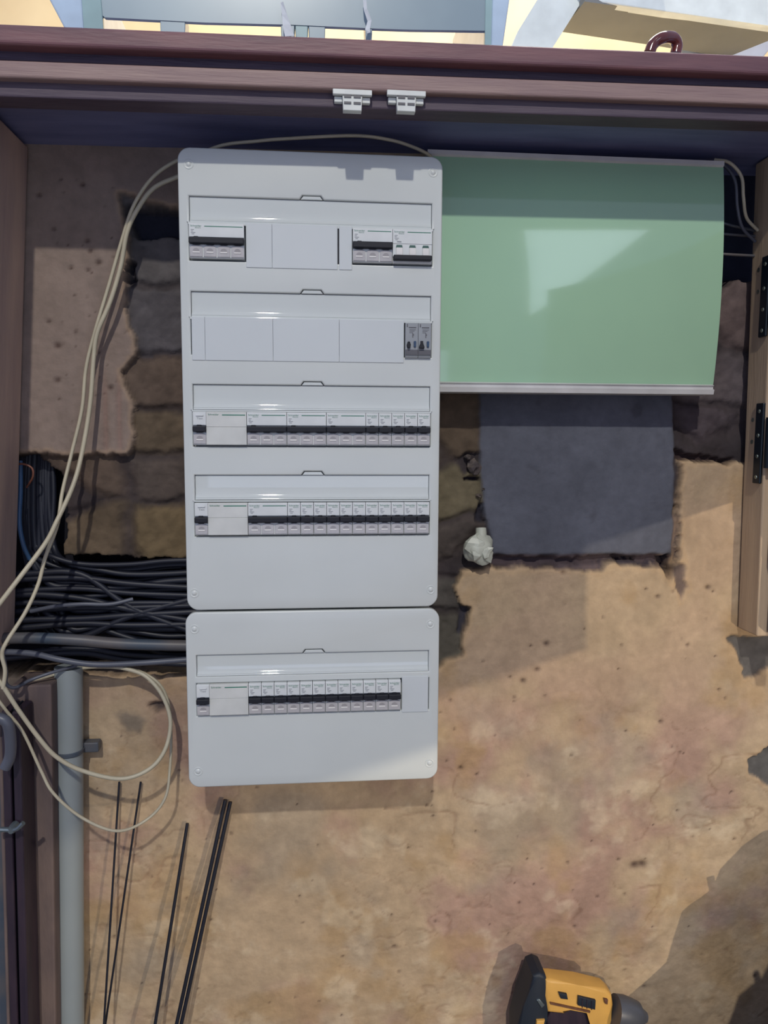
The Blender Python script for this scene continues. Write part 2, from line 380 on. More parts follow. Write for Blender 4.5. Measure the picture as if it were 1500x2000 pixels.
    idx = np.arange(nz*nx).reshape(nz, nx)
    q = np.stack([idx[:-1, :-1], idx[:-1, 1:], idx[1:, 1:], idx[1:, :-1]], -1).reshape(-1, 4)
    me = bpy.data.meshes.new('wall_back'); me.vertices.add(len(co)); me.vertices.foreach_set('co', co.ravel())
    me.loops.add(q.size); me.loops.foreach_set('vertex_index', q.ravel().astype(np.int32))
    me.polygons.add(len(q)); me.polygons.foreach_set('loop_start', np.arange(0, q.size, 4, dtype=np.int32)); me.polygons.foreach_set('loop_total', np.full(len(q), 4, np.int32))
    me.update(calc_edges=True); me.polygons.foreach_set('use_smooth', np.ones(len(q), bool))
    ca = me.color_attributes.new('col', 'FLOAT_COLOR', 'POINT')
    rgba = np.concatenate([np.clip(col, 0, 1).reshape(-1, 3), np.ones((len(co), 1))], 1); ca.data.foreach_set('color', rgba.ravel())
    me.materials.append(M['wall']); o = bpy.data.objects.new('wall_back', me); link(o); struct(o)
    return o
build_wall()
struct(obj('wall_core', B(-1.2, 1.45, 1.30, 1.5, FZ, .42), M['stone']))
bpy.data.objects['wall_core'].name = 'wall_behind'
struct(obj('floor', B(-2.2, 2.6, -2.0, 1.32, FZ-.1, FZ), M['floor']))
struct(obj('floor_upper', B(-1.6, 2.6, 1.30, 3.3, .36, .44), M['cream']))
struct(obj('wall_far', B(-2.4, 3.6, 3.3, 3.4, .36, 3.2), M['cream']))

# rear gable window (its daylight shows as a reflection in the green panel)
WINP = [(1.31, 1.70), (2.18, 1.77), (1.31, 0.25)]
def window():
    m = bpy.data.materials.new('overcast_daylight'); m.use_nodes = True; nt = m.node_tree; nt.nodes.clear()
    e = nt.nodes.new('ShaderNodeEmission'); e.inputs[0].default_value = (.72, .86, 1, 1); e.inputs[1].default_value = 4.0
    o = nt.nodes.new('ShaderNodeOutputMaterial'); nt.links.new(e.outputs[0], o.inputs[0])
    w = obj('window_1', prism_y(bmesh.new(), WINP, -2.45, -2.44), m); struct(w)
    fr = bmesh.new()
    for i in range(3):
        a, b = WINP[i], WINP[(i+1) % 3]; tube(fr, [(a[0], -2.43, a[1]), (b[0], -2.43, b[1])], .02, 6, 1)
    obj('window_frame', fr, M['paint'], w)
window()

# ------------------------------------------------------------------ timber surround
def hbeam(name, prof, m, uL=-130, uR=1640):
    """prof: corners (v at u=0, v at u=1500, depth); lofted along the opening"""
    def at(u, vL, vR, Y):
        a, b = P(0, vL, Y), P(1500, vR, Y); return a+(b-a)*(u/1500)
    return obj(name, loft(bmesh.new(), [at(uL, *p) for p in prof], [at(uR, *p) for p in prof]), m)
def bevel(o, w=.002, s=2):
    md = o.modifiers.new('bevel', 'BEVEL'); md.width = w; md.segments = s; md.limit_method = 'ANGLE'; return o
def zoff(vL, vR, Y, Y2):   # same height as the point at depth Y, moved to depth Y2
    def vv(u, v):
        p = P(u, v, Y); q = Vector((p.x, Y2, p.z)); d = q.dot(FWD); return 1000-F*q.dot(UP)/d
    return (vv(0, vL), vv(1500, vR), Y2)
top = (45, 108, .985); b1 = (85, 146, .985); b2 = (116, 171, .993); b3 = (150, 205, .993); b4 = (188, 238, 1.005)
t1 = hbeam('trim_1', [top, b1, zoff(*b1, 1.05), zoff(*top, 1.05)], M['beam_red']); struct(bevel(t1, .004, 3))
b1b = (86, 147, 1.003)
t2 = hbeam('trim_2', [b1b, (117, 172, 1.003), zoff(117, 172, 1.003, 1.05), zoff(*b1b, 1.05)], M['beam_dark']); struct(bevel(t2, .002))
t3 = hbeam('trim_3', [b2, b3, zoff(*b3, 1.05), zoff(*b2, 1.05)], M['beam_light']); struct(bevel(t3, .003, 3))
b3b = (151, 206, 1.005)
t4 = hbeam('trim_4', [b3b, b4, zoff(*b4, 1.04), zoff(*b3b, 1.04)], M['beam_brown']); struct(bevel(t4, .002))
zt = P(750, 78, .985).z
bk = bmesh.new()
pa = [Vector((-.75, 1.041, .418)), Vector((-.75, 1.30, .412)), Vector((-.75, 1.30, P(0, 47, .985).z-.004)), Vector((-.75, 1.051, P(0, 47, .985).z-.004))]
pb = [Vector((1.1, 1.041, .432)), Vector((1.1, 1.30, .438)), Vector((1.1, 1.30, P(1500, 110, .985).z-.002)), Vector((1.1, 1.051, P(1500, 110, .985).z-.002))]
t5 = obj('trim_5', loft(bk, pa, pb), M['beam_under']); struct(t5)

# left jamb: thick board, inner face seen at an angle
def vboard(name, x_top, x_bot, ztop, zbot, y0, y1, width, m, side=-1, parent=None):
    bm = bmesh.new()
    loft(bm, [(x_top, y0, ztop), (x_top, y1, ztop), (x_top+side*width, y1, ztop), (x_top+side*width, y0, ztop)],
         [(x_bot, y0, zbot), (x_bot, y1, zbot), (x_bot+side*width, y1, zbot), (x_bot+side*width, y0, zbot)])
    return obj(name, bm, m, parent)
j = vboard('trim_6', -.408, -.458, .414, -.318, 1.012, 1.186, .06, M['jamb_l']); struct(bevel(j, .004, 3))
j = vboard('trim_7', .697, .708, .430, -.318, 1.130, 1.186, .055, M['jamb'], 1); struct(bevel(j, .003, 3))

# open door leaf on the right, hinged on the right jamb; unseen lower edge shaped to cast the stepped wall shadow
def on_leaf(Y): return .735+(1.125-Y)*.012
leaf = empty('cabinet_door', (on_leaf(1.12), 1.12, -.30), 'pine cabinet door swung open at the right edge, on black hinges', 'door')
XL = .74
def shp(xw, zw):
    s = (LB.x-XL)/(LB.x-xw); return (LB.y+(WY-LB.y)*s, LB.z+(zw-LB.z)*s)
pA, pB, pC, pD, pE = shp(.69, -.099), shp(.400, -.183), shp(.403, -.350), shp(.205, -.406), shp(-.62, -.64)
prof = [(1.124, .40), (1.124, P(1490, 1105, 1.12).z), (pA[0]+.005, P(1490, 1105, 1.12).z), pA, pB, pC, pD, pE, (pE[0], .40)]
def leafmesh(prof, t):
    bm = bmesh.new(); a = [bm.verts.new((XL, y, z)) for y, z in prof]; b = [bm.verts.new((XL+t, y, z)) for y, z in prof]; n = len(prof)
    bm.faces.new(a); bm.faces.new(b[::-1])
    for i in range(n): bm.faces.new((a[i], b[i], b[(i+1) % n], a[(i+1) % n]))
    return bm
obj('door_panel', leafmesh(prof, .02), M['orange'], leaf)
obj('edge_strip', B(.722, .7395, 1.06, 1.124, P(1490, 1240, 1.12).z, P(1490, 1108, 1.12).z, .002), M['brownleaf'], leaf)
obj('edge_batten', B(.716, .7395, 1.085, 1.124, P(1490, 1104, 1.12).z, P(1490, 965, 1.12).z, .003), M['orange'], leaf)
obj('upper_batten', B(.712, .7395, 1.085, 1.124, P(1490, 470, 1.12).z, .40, .003), M['orange'], leaf)

def hinge(v0, v1, lab):
    z1, z0 = P(1480, v0, 1.12).z, P(1470, v1, 1.12).z; t = (z0+z1)/2
    xj = .697+(.430-t)/.748*.011
    e = empty('hinge', (xj, 1.13, z0), lab, 'hinge', 'hinges on the right jamb')
    L = z1-z0
    obj('jamb_plate', B(xj-.0045, xj, 1.132, 1.152, z0, z1, .0015), M['hinge'], e)
    obj('knuckle', lathe(bmesh.new(), (xj+.004, 1.122, z0+L*.20), (0, 0, 1), [(0, .008), (L*.62, .008)], 16), M['hinge'], e, True)
    obj('leaf_plate', B(xj+.001, xj+.018, 1.112, 1.1165, z0+L*.16, z0+L*.86, .0015), M['hinge'], e)
    for k in (.08, .34, .60, .90):
        obj('hinge_screw', lathe(bmesh.new(), (xj-.0045, 1.142, z0+L*k), (-1, 0, 0), [(0, .0032), (.0008, .0028)], 12), M['screw'], e)
hinge(492, 654, 'upper black metal hinge on the pine jamb beside the green panel')
hinge(786, 946, 'lower black metal hinge on the pine jamb')
for (u, v) in ((1467, 527), (1467, 570), (1453, 820), (1453, 863)):
    p = P(u, v, 1.165); t = .697+(.430-p.z)/.748*.011
    s = lathe(bmesh.new(), (t, 1.165, p.z), (-1, 0, 0), [(-.002, .0035), (.0008, .0035), (.0012, .002)], 12)
    w = {527: 'beside the top of the upper hinge', 570: 'beside the middle of the upper hinge', 820: 'beside the top of the lower hinge', 863: 'beside the middle of the lower hinge'}[v]
    tag(obj('screw', s, M['screw']), 'small dull screw head in the pine jamb ' + w, 'screw', 'screws in the pine jamb')

# ------------------------------------------------------------------ distribution boards
def rrect(x0, x1, z0, z1, r, n=8):
    pts = []
    for cx, cz, a0 in ((x1-r, z1-r, 0), (x0+r, z1-r, 90), (x0+r, z0+r, 180), (x1-r, z0+r, 270)):
        for k in range(n+1):
            a = math.radians(a0+90*k/n); pts.append((cx+r*math.cos(a), cz+r*math.sin(a)))
    return pts
def plate_with_holes(name, outer, holes, yf, thick, bev, m, parent):
    cu = bpy.data.curves.new('tmp', 'CURVE'); cu.dimensions = '2D'; cu.fill_mode = 'BOTH'
    for loop in [outer]+holes:
        sp = cu.splines.new('POLY'); sp.points.add(len(loop)-1); sp.use_cyclic_u = True
        for q, (x, z) in zip(sp.points, loop): q.co = (x, z, 0, 1)
    cu.extrude = thick/2-bev; cu.bevel_depth = bev; cu.bevel_resolution = 2; cu.offset = -bev
    o = bpy.data.objects.new('tmp', cu); sc.collection.objects.link(o)
    dg = bpy.context.evaluated_depsgraph_get(); dg.update()
    me = bpy.data.meshes.new_from_object(o.evaluated_get(dg)); bpy.data.objects.remove(o)
    bm = bmesh.new(); bm.from_mesh(me); bpy.data.meshes.remove(me)
    for v in bm.verts: x, y, z = v.co; v.co = (x, yf+thick/2-z, y)
    bmesh.ops.remove_doubles(bm, verts=bm.verts, dist=1e-5)
    return obj(name, bm, m, parent, True, 50)
XM0 = -.1645; MOD = .0183
def strip_hole(zt, h=.035, x0=-.1645, x1=.1650):
    xc = -.0005
    return [(x0, zt), (x0, zt-h), (x1, zt-h), (x1, zt), (xc+.0165, zt), (xc+.0125, zt+.0055), (xc-.0125, zt+.0055), (xc-.0165, zt)]
def strip(zt, parent, h=.035, x0=-.1645, x1=.1650):
    g = .0006; y0 = PY+.0035
    pr = [(y0, zt-.0006), (y0+.0002, zt-h*.5), (PY+.0034, zt-h*.74), (PY+.0024, zt-h*.83), (PY+.0009, zt-h*.885), (PY+.0006, zt-h*.90), (PY+.0010, zt-h*.915), (PY+.0004, zt-h*.93), (PY+.0002, zt-h+g), (PY+.007, zt-h+g), (PY+.007, zt-.0006)]
    obj('label_strip', prism_x(bmesh.new(), pr, x0+g, x1-g), M['strip'], parent, True, 60)
    xc = -.0005
    obj('release_tab', prism_y(bmesh.new(), [(xc+.0150, zt), (xc+.0115, zt+.0045), (xc-.0115, zt+.0045), (xc-.0150, zt)], PY+.0012, PY+.007, .0008), M['strip'], parent)
def cover_screw(x, z, parent):
    c = (x, PY, z)
    e = obj('cover_screw', lathe(bmesh.new(), c, (0, -1, 0), [(-.003, .0066), (.0003, .0066), (.0007, .0058), (.0004, .0050), (.0001, .0046), (.0003, .0034), (.0013, .0026), (.0016, .0012)], 28), M['white'], parent, True, 60)
def board(name, label, x0, x1, z0, z1, rows, strips, screws):
    b = empty(name, ((x0+x1)/2, WY, z0), label, 'electrical panel', 'electrical distribution boards')
    holes = [strip_hole(*s) for s in strips]+[[(a, t), (a, t-h), (c, t-h), (c, t)] for a, c, t, h in rows]
    plate_with_holes('cover', rrect(x0, x1, z0, z1, .0165), holes, PY, .014, .0022, M['white'], b)
    obj('enclosure', prism_y(bmesh.new(), rrect(x0+.004, x1-.004, z0+.004, z1-.004, .014), PY+.0145, WY-.002), M['white'], b, True, 40)
    for s in strips: strip(s[0], b, *s[1:])
    for x, z in screws: cover_screw(x, z, b)
    return b
ztops = [.3195, .1945, .0695, -.0555]
ROWH = .047
rowz = [.2828, .1575, .0318, -.0940]
BB = board('distribution_board', 'tall white electrical panel with four rows of devices, mounted on the masonry', -.1785, .1795, -.2470, .3820,
           [(-.1655, .1662, t+.0006, ROWH+.0012) for t in rowz], [(t,) for t in ztops], [(-.164, .360), (.166, .361), (-.168, -.222), (.169, -.222)])
Z5 = -.3540
BL = board('distribution_board', 'small white electrical panel with one row of breakers, hung below the tall one', -.1815, .1825, -.5085, -.2500,
           [(-.1680, .1680, Z5+.0006, ROWH+.0012)], [(-.3125, .031, -.1672, .1672)], [(-.169, -.274), (.169, -.273), (-.168, -.484), (.170, -.484)])
# blanking plates
def blank(x0, x1, z0, z1, p): obj('blanking_plate', B(x0, x1, PY-.0011, PY+.006, z0, z1, .0006), M['blank'], p)
zr = rowz[0]
def hl(x0, x1, z0, z1, p, y=PY-.0004): return obj('seam_line', B(x0, x1, y-.0001, y+.004, z0, z1), M['seam'], p)
blank(-.0895, -.0545, zr-.0555, zr+.003, BB); blank(-.0543, .0345, zr-.0555, zr+.003, BB); blank(.0368, .0545, zr-.0555, zr+.003, BB)
obj('slot', B(.0346, .0367, PY+.001, PY+.006, zr-.050, zr+.001), M['toggle'], BB)
zr = rowz[1]
for a, c in ((-.1642, -.1466), (-.1464, -.0546), (-.0544, .0366), (.0368, .1272)): blank(a, c, zr-.0555, zr+.003, BB)
blank(.1277, .1668, Z5-.0505, Z5+.004, BL)

# lettering meshes
def text_mesh(s, size):
    cu = bpy.data.curves.new('t', 'FONT'); cu.body = s; cu.size = size; cu.extrude = .00008
    o = bpy.data.objects.new('t', cu); sc.collection.objects.link(o)
    dg = bpy.context.evaluated_depsgraph_get(); dg.update()
    me = bpy.data.meshes.new_from_object(o.evaluated_get(dg)); bpy.data.objects.remove(o); return me
def add_text(bm, s, size, x, y, z, width=None):
    me = text_mesh(s, size); xs = [v.co.x for v in me.vertices]; w = max(xs)-min(xs); k = 1 if not width else width/w
    b2 = bmesh.new(); b2.from_mesh(me); bpy.data.meshes.remove(me)
    for v in b2.verts: a, b, c = v.co; v.co = (x+(a-min(xs))*k, y-c, z+b)
    t = bpy.data.meshes.new('t'); b2.to_mesh(t); b2.free(); bm.from_mesh(t); bpy.data.meshes.remove(t); return bm

# devices are modelled with their lower left corner at the origin, front towards -Y
H_ = .0455
def dev_body(parent, w, m, lo=.0):
    g = .00035
    pr = [(.010, 0), (-.0035, 0), (-.0048, .0012), (-.0048, .0170), (-.0030, .0178), (-.0030, .0270), (-.0062, .0276), (-.0062, H_-.001), (-.0052, H_), (.010, H_)]
    obj('housing', prism_x(bmesh.new(), pr, g, w-g), m, parent)
def brand(parent, x, w, bar=None):
    bm = bmesh.new(); add_text(bm, 'Schneider', .0032, x, -.0063, .0405, w)
    if bar: box(bm, bar[0], bar[1], -.00640, -.0061, .0408, .0418)
    obj('brand_lettering', bm, M['green_ink'], parent)
    b2 = bmesh.new(); add_text(b2, 'Electric', .0019, x+w*.42, -.0063, .0385, w*.52)
    obj('small_lettering', b2, M['green_ink'], parent)
def marks(parent, x):
    bm = bmesh.new()
    for k, (a, b) in enumerate(((0, .0042), (0, .0030), (0, .0060), (.001, .0046))): box(bm, x+a, x+b, -.0064, -.0061, .0362-k*.0019, .0370-k*.0019)
    obj('printed_marks', bm, M['grey_ink'], parent)
def lens(parent, x, w):
    bm = bmesh.new(); arc = [(x+w*.04, .0016), (x+w*.96, .0016)]+[(x+w*.5+w*.46*math.cos(a), .0130+.0034*math.sin(a)) for a in [math.pi*k/8 for k in range(9)]]
    prism_y(bm, arc, -.0062, -.0046, .0004, 1); l = obj('terminal_window', bm, M['lens'], parent)
    bm = bmesh.new(); prism_y(bm, [(x+w*.27, .0085), (x+w*.73, .0085)]+[(x+w*.5+w*.23*math.cos(a), .0095+.0032*math.sin(a)) for a in [math.pi*k/6 for k in range(7)]], -.0066, -.0060)
    obj('window_recess', bm, M['lensd'], l)
    obj('window_tab', B(x+w*.24, x+w*.76, -.0070, -.0060, .0062, .0084, .0004, 1), M['glint'], l)  # pale lip that also paints the window's white glint
def toggle(parent, x, w, n, z=.0185, pins=True):
    bm = bmesh.new(); box(bm, x+.0001, x+w-.0001, -.0115, -.0030, z-.0003, z+.0074, .0012, 2)
    p = w/n
    for k in range(n): prism_y(bm, [(x+p*k+p*.08, z+.001), (x+p*k+p*.32, z-.0016), (x+p*k+p*.68, z-.0016), (x+p*k+p*.92, z+.001)], -.0085, -.0031)
    t = obj('toggle', bm, M['toggle'], parent)
    return t
def toggle_mark(parent, x, z=.0255): obj('toggle_mark', B(x, x+.0060, -.0078, -.0030, z, z+.0024, .0005, 1), M['toggle'], parent)

def breaker(n, label):
    w = MOD*n; e = empty('circuit_breaker', (0, 0, 0), label, 'circuit breaker')
    dev_body(e, w, M['white2'])
    if n == 1: brand(e, .0022, .0140)
    else: brand(e, .0022, .0145, (.0205, w-.0020))
    marks(e, .0026)
    for k in range(n): lens(e, MOD*k, MOD)
    toggle(e, 0, w, n); toggle_mark(e, .0062)
    return e
def residual(label):
    w = MOD*4; e = empty('residual_current_device', (0, 0, 0), label, 'residual current device')
    dev_body(e, MOD, M['white2'])
    obj('front_panel', prism_x(bmesh.new(), [(.010, .0), (-.0050, 0), (-.0062, .001), (-.0062, .0240), (-.0056, .0244), (-.0056, .0249), (-.0064, .0254), (-.0064, H_-.001), (-.0054, H_), (.010, H_)], MOD, w-.00035), M['rcd'], e)
    brand2 = bmesh.new(); add_text(brand2, 'Schneider', .0032, MOD+.0025, -.0066, .0408, .0145); box(brand2, MOD+.0215, w-.002, -.0067, -.0063, .0408, .0420)
    obj('brand_lettering', brand2, M['green_ink'], e)
    b = bmesh.new(); add_text(b, 'Test', .0036, .0055, -.0063, .0352, .0082); obj('test_lettering', b, M['grey_ink'], e)
    obj('test_button', B(.0045, .0145, -.0078, -.0060, .0395, .0415, .0005, 1), M['white2'], e)
    lens(e, 0, MOD); toggle(e, 0, MOD, 1); toggle_mark(e, .0055)
    return e
def changeover(label):
    w = MOD*3; e = empty('circuit_breaker', (0, 0, 0), label, 'circuit breaker')
    g = .00035
    obj('housing', prism_x(bmesh.new(), [(.010, 0), (-.0030, 0), (-.0040, .0015), (-.0040, .0080), (-.0054, .0085), (-.0054, .0255), (-.0062, .0260), (-.0062, H_-.001), (-.0052, H_), (.010, H_)], g, w-g), M['white2'], e)
    brand(e, .0022, .0145, (.0205, w-.0020)); marks(e, .0026)
    obj('printed_marks', B(.0060, .0120, -.0064, -.0061, .0275, .0290), M['grey_ink'], e)
    for k in range(3):
        obj('indicator', prism_y(bmesh.new(), [(MOD*k+.0045, .0205), (MOD*k+.0140, .0205), (MOD*k+.0130, .0242), (MOD*k+.0055, .0242)], -.0062, -.0053, .0004, 1), M['gknob'], e)
        obj('lever_stem', B(MOD*k+.0048, MOD*k+.0138, -.0085, -.0050, .0100, .0203, .0008), M['glint'], e)
    bm = bmesh.new(); box(bm, .0008, w-.0008, -.0125, -.0030, .0030, .0098, .0014, 2); obj('toggle', bm, M['toggle'], e)
    return e
def relay(label, kind):
    w = MOD; e = empty('control_relay', (0, 0, 0), label, 'relay')
    obj('housing', prism_x(bmesh.new(), [(.010, -.002), (-.0035, -.002), (-.0045, 0), (-.0045, .0010), (-.0060, .0015), (-.0060, H_-.001), (-.0050, H_), (.010, H_)], .0003, w-.0003), M['greyplast'], e)
    obj('lower_band', B(.0005, w-.0005, -.0066, -.0058, .0018, .0090, .0003, 1), M['dgrey'], e)
    bm = bmesh.new(); box(bm, .0022, .0036, -.0064, -.0059, .0400, .0440); box(bm, .0050, w-.003, -.0063, -.0059, .0385, .0400)
    for k in range(3): box(bm, .0058, .0150-k*.002, -.0063, -.0059, .0360-k*.002, .0366-k*.002)
    obj('printed_marks', bm, M['dgrey'], e)
    bm = bmesh.new(); box(bm, .0100, .0112, -.0064, -.0059, .0255, .0315); box(bm, .0112, .0122, -.0064, -.0059, .0285, .0300); obj('small_symbol', bm, M['dgrey'], e)
    obj('blue_switch', B(.0120, .0152, -.0085, -.0058, .0125, .0205, .0004, 1), M['bluemark'], e)
    if kind == 0: pl = [(.0020, .0150), (.0035, .0195), (.0060, .0195), (.0075, .0150), (.0060, .0105), (.0035, .0105)]
    else: pl = [(.0030, .0205), (.0064, .0205), (.0062, .0165), (.0082, .0130), (.0082, .0105), (.0010, .0105), (.0010, .0130), (.0030, .0165)]
    obj('dial', prism_y(bmesh.new(), pl, -.0110, -.0058, .0005, 1), M['toggle'], e)
    return e

proto = {}
def place(kind, maker, k, zrow, label, x0=XM0, group=None):
    if kind in proto: e = copy_tree(proto[kind])
    else: e = maker(label); proto[kind] = e
    e.location = (x0+k*MOD, PY, zrow-H_); e['label'] = label
    if group: e['group'] = group
    return e
ORD = ['first', 'second', 'third', 'fourth', 'fifth', 'sixth', 'seventh', 'eighth', 'ninth', 'tenth', 'eleventh', 'twelfth']
place('4', lambda l: breaker(4, l), 0, rowz[0], 'wide four-pole white breaker with black bar toggle, left end of the top row', group='circuit breakers')
place('3', lambda l: breaker(3, l), 12, rowz[0], 'three-pole white breaker with raised black toggle, right of the blank plates in the top row', group='circuit breakers')
place('s', changeover, 15, rowz[0], 'three-pole white breaker with lowered black toggle and green indicators, right end of top row', group='circuit breakers')
place('r0', lambda l: relay(l, 0), 16, rowz[1]-.001, 'small grey relay with a pointed black dial, left of the pair in second row', group='grey relays in the second row')
place('r1', lambda l: relay(l, 1), 17, rowz[1]-.001, 'small grey relay with a bottle-shaped black dial, right of the pair in second row', group='grey relays in the second row')
RG = 'residual current devices at the row starts'
place('d', residual, 0, rowz[2], 'residual current device at the left end of the third row of the tall panel', group=RG)
for i in range(3): place('3', None, 4+3*i, rowz[2], '%s of the three wide three-pole breakers in the third row' % ['leftmost', 'middle', 'rightmost'][i], group='circuit breakers')
for i in range(5): place('1', lambda l: breaker(1, l), 13+i, rowz[2], 'narrow single-pole breaker, %s from the left of five at right end of third row' % ORD[i], group='circuit breakers')
place('d', None, 0, rowz[3], 'residual current device at the left end of the fourth row, bottom of tall panel', group=RG)
place('3', None, 4, rowz[3], 'the only three-pole breaker in the fourth row, beside the residual current device', group='circuit breakers')
for i in range(11): place('1', None, 7+i, rowz[3], 'narrow single-pole breaker, %s from the left of eleven in the fourth row' % ORD[i], group='circuit breakers')
X5 = -.1672
place('d', None, 0, Z5, 'residual current device at the left end of the row in the small lower panel', X5, RG)
for i in range(12): place('1', None, 4+i, Z5, 'narrow single-pole breaker, %s from the left of twelve in the small lower panel' % ORD[i], X5, 'circuit breakers')

# ------------------------------------------------------------------ green bowed cover panel
gx0, gx1, gz0, gz1 = .168, .621, P(1100, 748, 1.142).z, P(1100, 315, 1.142).z
gp = empty('green_cover_panel', ((gx0+gx1)/2, WY, P(1100, 768, 1.142).z), 'glossy pale green bowed cover panel with white edge strips, right of the tall electrical panel', 'cover panel')
def gy(z): t = (z-(gz0+gz1)/2)/((gz1-gz0)/2); return 1.142-.012*(1-t*t)
fr = [(gy(gz0+(gz1-gz0)*k/24), gz0+(gz1-gz0)*k/24) for k in range(25)]
poly = fr+[(y+.004, z) for y, z in fr[::-1]]
obj('bowed_front', prism_x(bmesh.new(), poly, gx0, gx1), M['green'], gp, True, 30)
zb = P(1100, 768, 1.142).z
b = bmesh.new(); prism_x(b, [(1.140, gz0), (1.135, gz0-.002), (1.138, gz0-.004), (1.138, gz0-.007), (1.134, gz0-.0085), (1.136, zb), (1.18, zb), (1.18, gz0)], gx0, gx1-.002)
obj('bottom_edge_strip', b, M['trim_white'], gp)
b = bmesh.new(); prism_x(b, [(1.141, gz1), (1.138, gz1+.002), (1.138, gz1+.008), (1.18, gz1+.009), (1.18, gz1)], gx0, gx1-.001)
obj('top_edge_strip', b, M['trim_white'], gp)
b = bmesh.new(); prism_x(b, [(1.1475, gz0+.001), (1.1475-.012, (gz0+gz1)/2), (1.1475, gz1-.001), (1.18, gz1-.001), (1.18, gz0+.001)], gx0+.01, gx1-.006)
obj('back_box', b, M['dgrey'], gp)

# cable clips under the beam
for u, v, lab in ((688, 180, 'left of the two white plastic cable clips stuck under the wooden beam'), (793, 182, 'right of the two white plastic cable clips stuck under the wooden beam')):
    c = P(u, v, .998); k = 1/1480
    e = empty('cable_clip', c, lab, 'cable clip', 'white cable clips')
    def q(du, dv): return (c.x+du*k, c.z-dv*k)
    z = c.z
    obj('flange', B(c.x-.0245, c.x+.0245, .992, .998, z-.0055, z+.001, .0006, 1), M['clip'], e)
    obj('side_wing', B(c.x-.0225, c.x-.0125, .998, 1.0045, z-.0125, z-.0056, .0006, 1), M['clip'], e)
    obj('side_wing', B(c.x+.0125, c.x+.0225, .998, 1.0045, z-.0125, z-.0056, .0006, 1), M['clip'], e)
    obj('centre_block', prism_y(bmesh.new(), [(c.x-.0125, z-.0056), (c.x+.0125, z-.0056), (c.x+.0115, z-.0235), (c.x-.0115, z-.0235)], .994, 1.0045, .0006, 1), M['clip'], e)
    for dx in (-.0105, .0015):
        for dz, h in ((-.0075, .003), (-.0150, .0025)):
            obj('clip_slot', B(c.x+dx, c.x+dx+.009, .9928, .9945, z+dz-.001, z+dz-.001+h), M['dgrey'], e)

# ------------------------------------------------------------------ cables
def cable(name, pts, r, m, label, cat='cable', group=None, n=10):
    o = obj(name, tube(bmesh.new(), pts, r, n), M[m], None, True, 80); return tag(o, label, cat, group)
def PP(lst): return [P(*t) for t in lst]
cable('white_cable', PP([(400, 300, 1.15), (350, 312, 1.15), (300, 345, 1.15), (262, 400, 1.15), (238, 470, 1.16), (212, 560, 1.165), (185, 650, 1.165), (168, 720, 1.165), (160, 800, 1.165), (140, 885, 1.16), (122, 960, 1.14), (112, 1025, 1.12), (88, 1090, 1.10), (75, 1140, 1.09), (50, 1195, 1.07), (12, 1255, 1.05), (4, 1280, 1.05), (10, 1310, 1.05), (6, 1345, 1.05)]), .0027, 'cable_white',
      'off-white cable from the tall panel top, hanging furthest down past the left jamb', 'cable', 'loose off-white cables')
cable('white_cable', PP([(400, 325, 1.15), (348, 345, 1.15), (300, 368, 1.15), (268, 410, 1.15), (248, 455, 1.155), (236, 520, 1.16), (215, 590, 1.16), (190, 650, 1.16), (183, 700, 1.16), (176, 790, 1.16), (160, 885, 1.15), (142, 950, 1.13), (110, 1020, 1.11), (88, 1062, 1.09), (33, 1135, 1.06), (-25, 1210, 1.04)]), .0033, 'cable_white',
      'off-white cable from the tall panel top, crossing in front and ending behind the left jamb', 'cable', 'loose off-white cables')
cable('white_cable', PP([(360, 315, 1.12), (430, 285, 1.105), (500, 276, 1.10), (560, 271, 1.10), (690, 265, 1.10), (760, 273, 1.10), (806, 287, 1.105), (838, 303, 1.12), (852, 320, 1.16)]), .0024, 'cable_white',
      'thin pale cable arching over the top of the tall panel', 'cable', 'loose off-white cables')
cable('white_cable', PP([(-30, 1300, 1.05), (2, 1335, 1.05), (35, 1385, 1.06), (75, 1440, 1.07), (110, 1478, 1.08), (160, 1505, 1.09), (235, 1521, 1.10), (290, 1503, 1.11), (322, 1465, 1.12), (333, 1410, 1.13), (318, 1360, 1.135), (290, 1325, 1.14), (260, 1310, 1.145), (215, 1302, 1.15), (150, 1306, 1.165), (60, 1330, 1.14)]), .0031, 'cable_white',
      'off-white cable loop on the grey pipe, the upper and thicker of two loops', 'cable', 'loose off-white cables')
cable('white_cable', PP([(-30, 1330, 1.05), (10, 1385, 1.06), (45, 1430, 1.07), (80, 1505, 1.08), (105, 1550, 1.08), (160, 1597, 1.09), (228, 1623, 1.10), (285, 1602, 1.12), (322, 1560, 1.13), (332, 1500, 1.14), (334, 1430, 1.145), (328, 1370, 1.15), (310, 1335, 1.15), (275, 1312, 1.155), (235, 1303, 1.16)]), .0022, 'cable_white',
      'thin off-white cable loop hanging lowest, over the grey pipe', 'cable', 'loose off-white cables')
cable('white_cable', PP([(-20, 1250, 1.07), (2, 1270, 1.07), (12, 1310, 1.08), (12, 1335, 1.09), (30, 1343, 1.10), (60, 1328, 1.12), (100, 1314, 1.13), (150, 1300, 1.15)]), .0025, 'cable_grey',
      'short pale cable curling just below the left jamb foot', 'cable', 'loose off-white cables')
cable('white_cable', PP([(1395, 312, 1.16), (1425, 318, 1.15), (1448, 345, 1.15), (1452, 385, 1.15), (1458, 425, 1.16), (1480, 450, 1.17)]), .0025, 'cable_white',
      'pale cable from the green panel top corner, the outer of two', 'cable', 'loose off-white cables')
cable('white_cable', PP([(1395, 318, 1.165), (1418, 326, 1.16), (1436, 355, 1.155), (1440, 405, 1.155), (1450, 445, 1.16), (1475, 472, 1.17)]), .0025, 'cable_grey',
      'pale cable from the green panel top corner, the inner of two', 'cable', 'loose off-white cables')
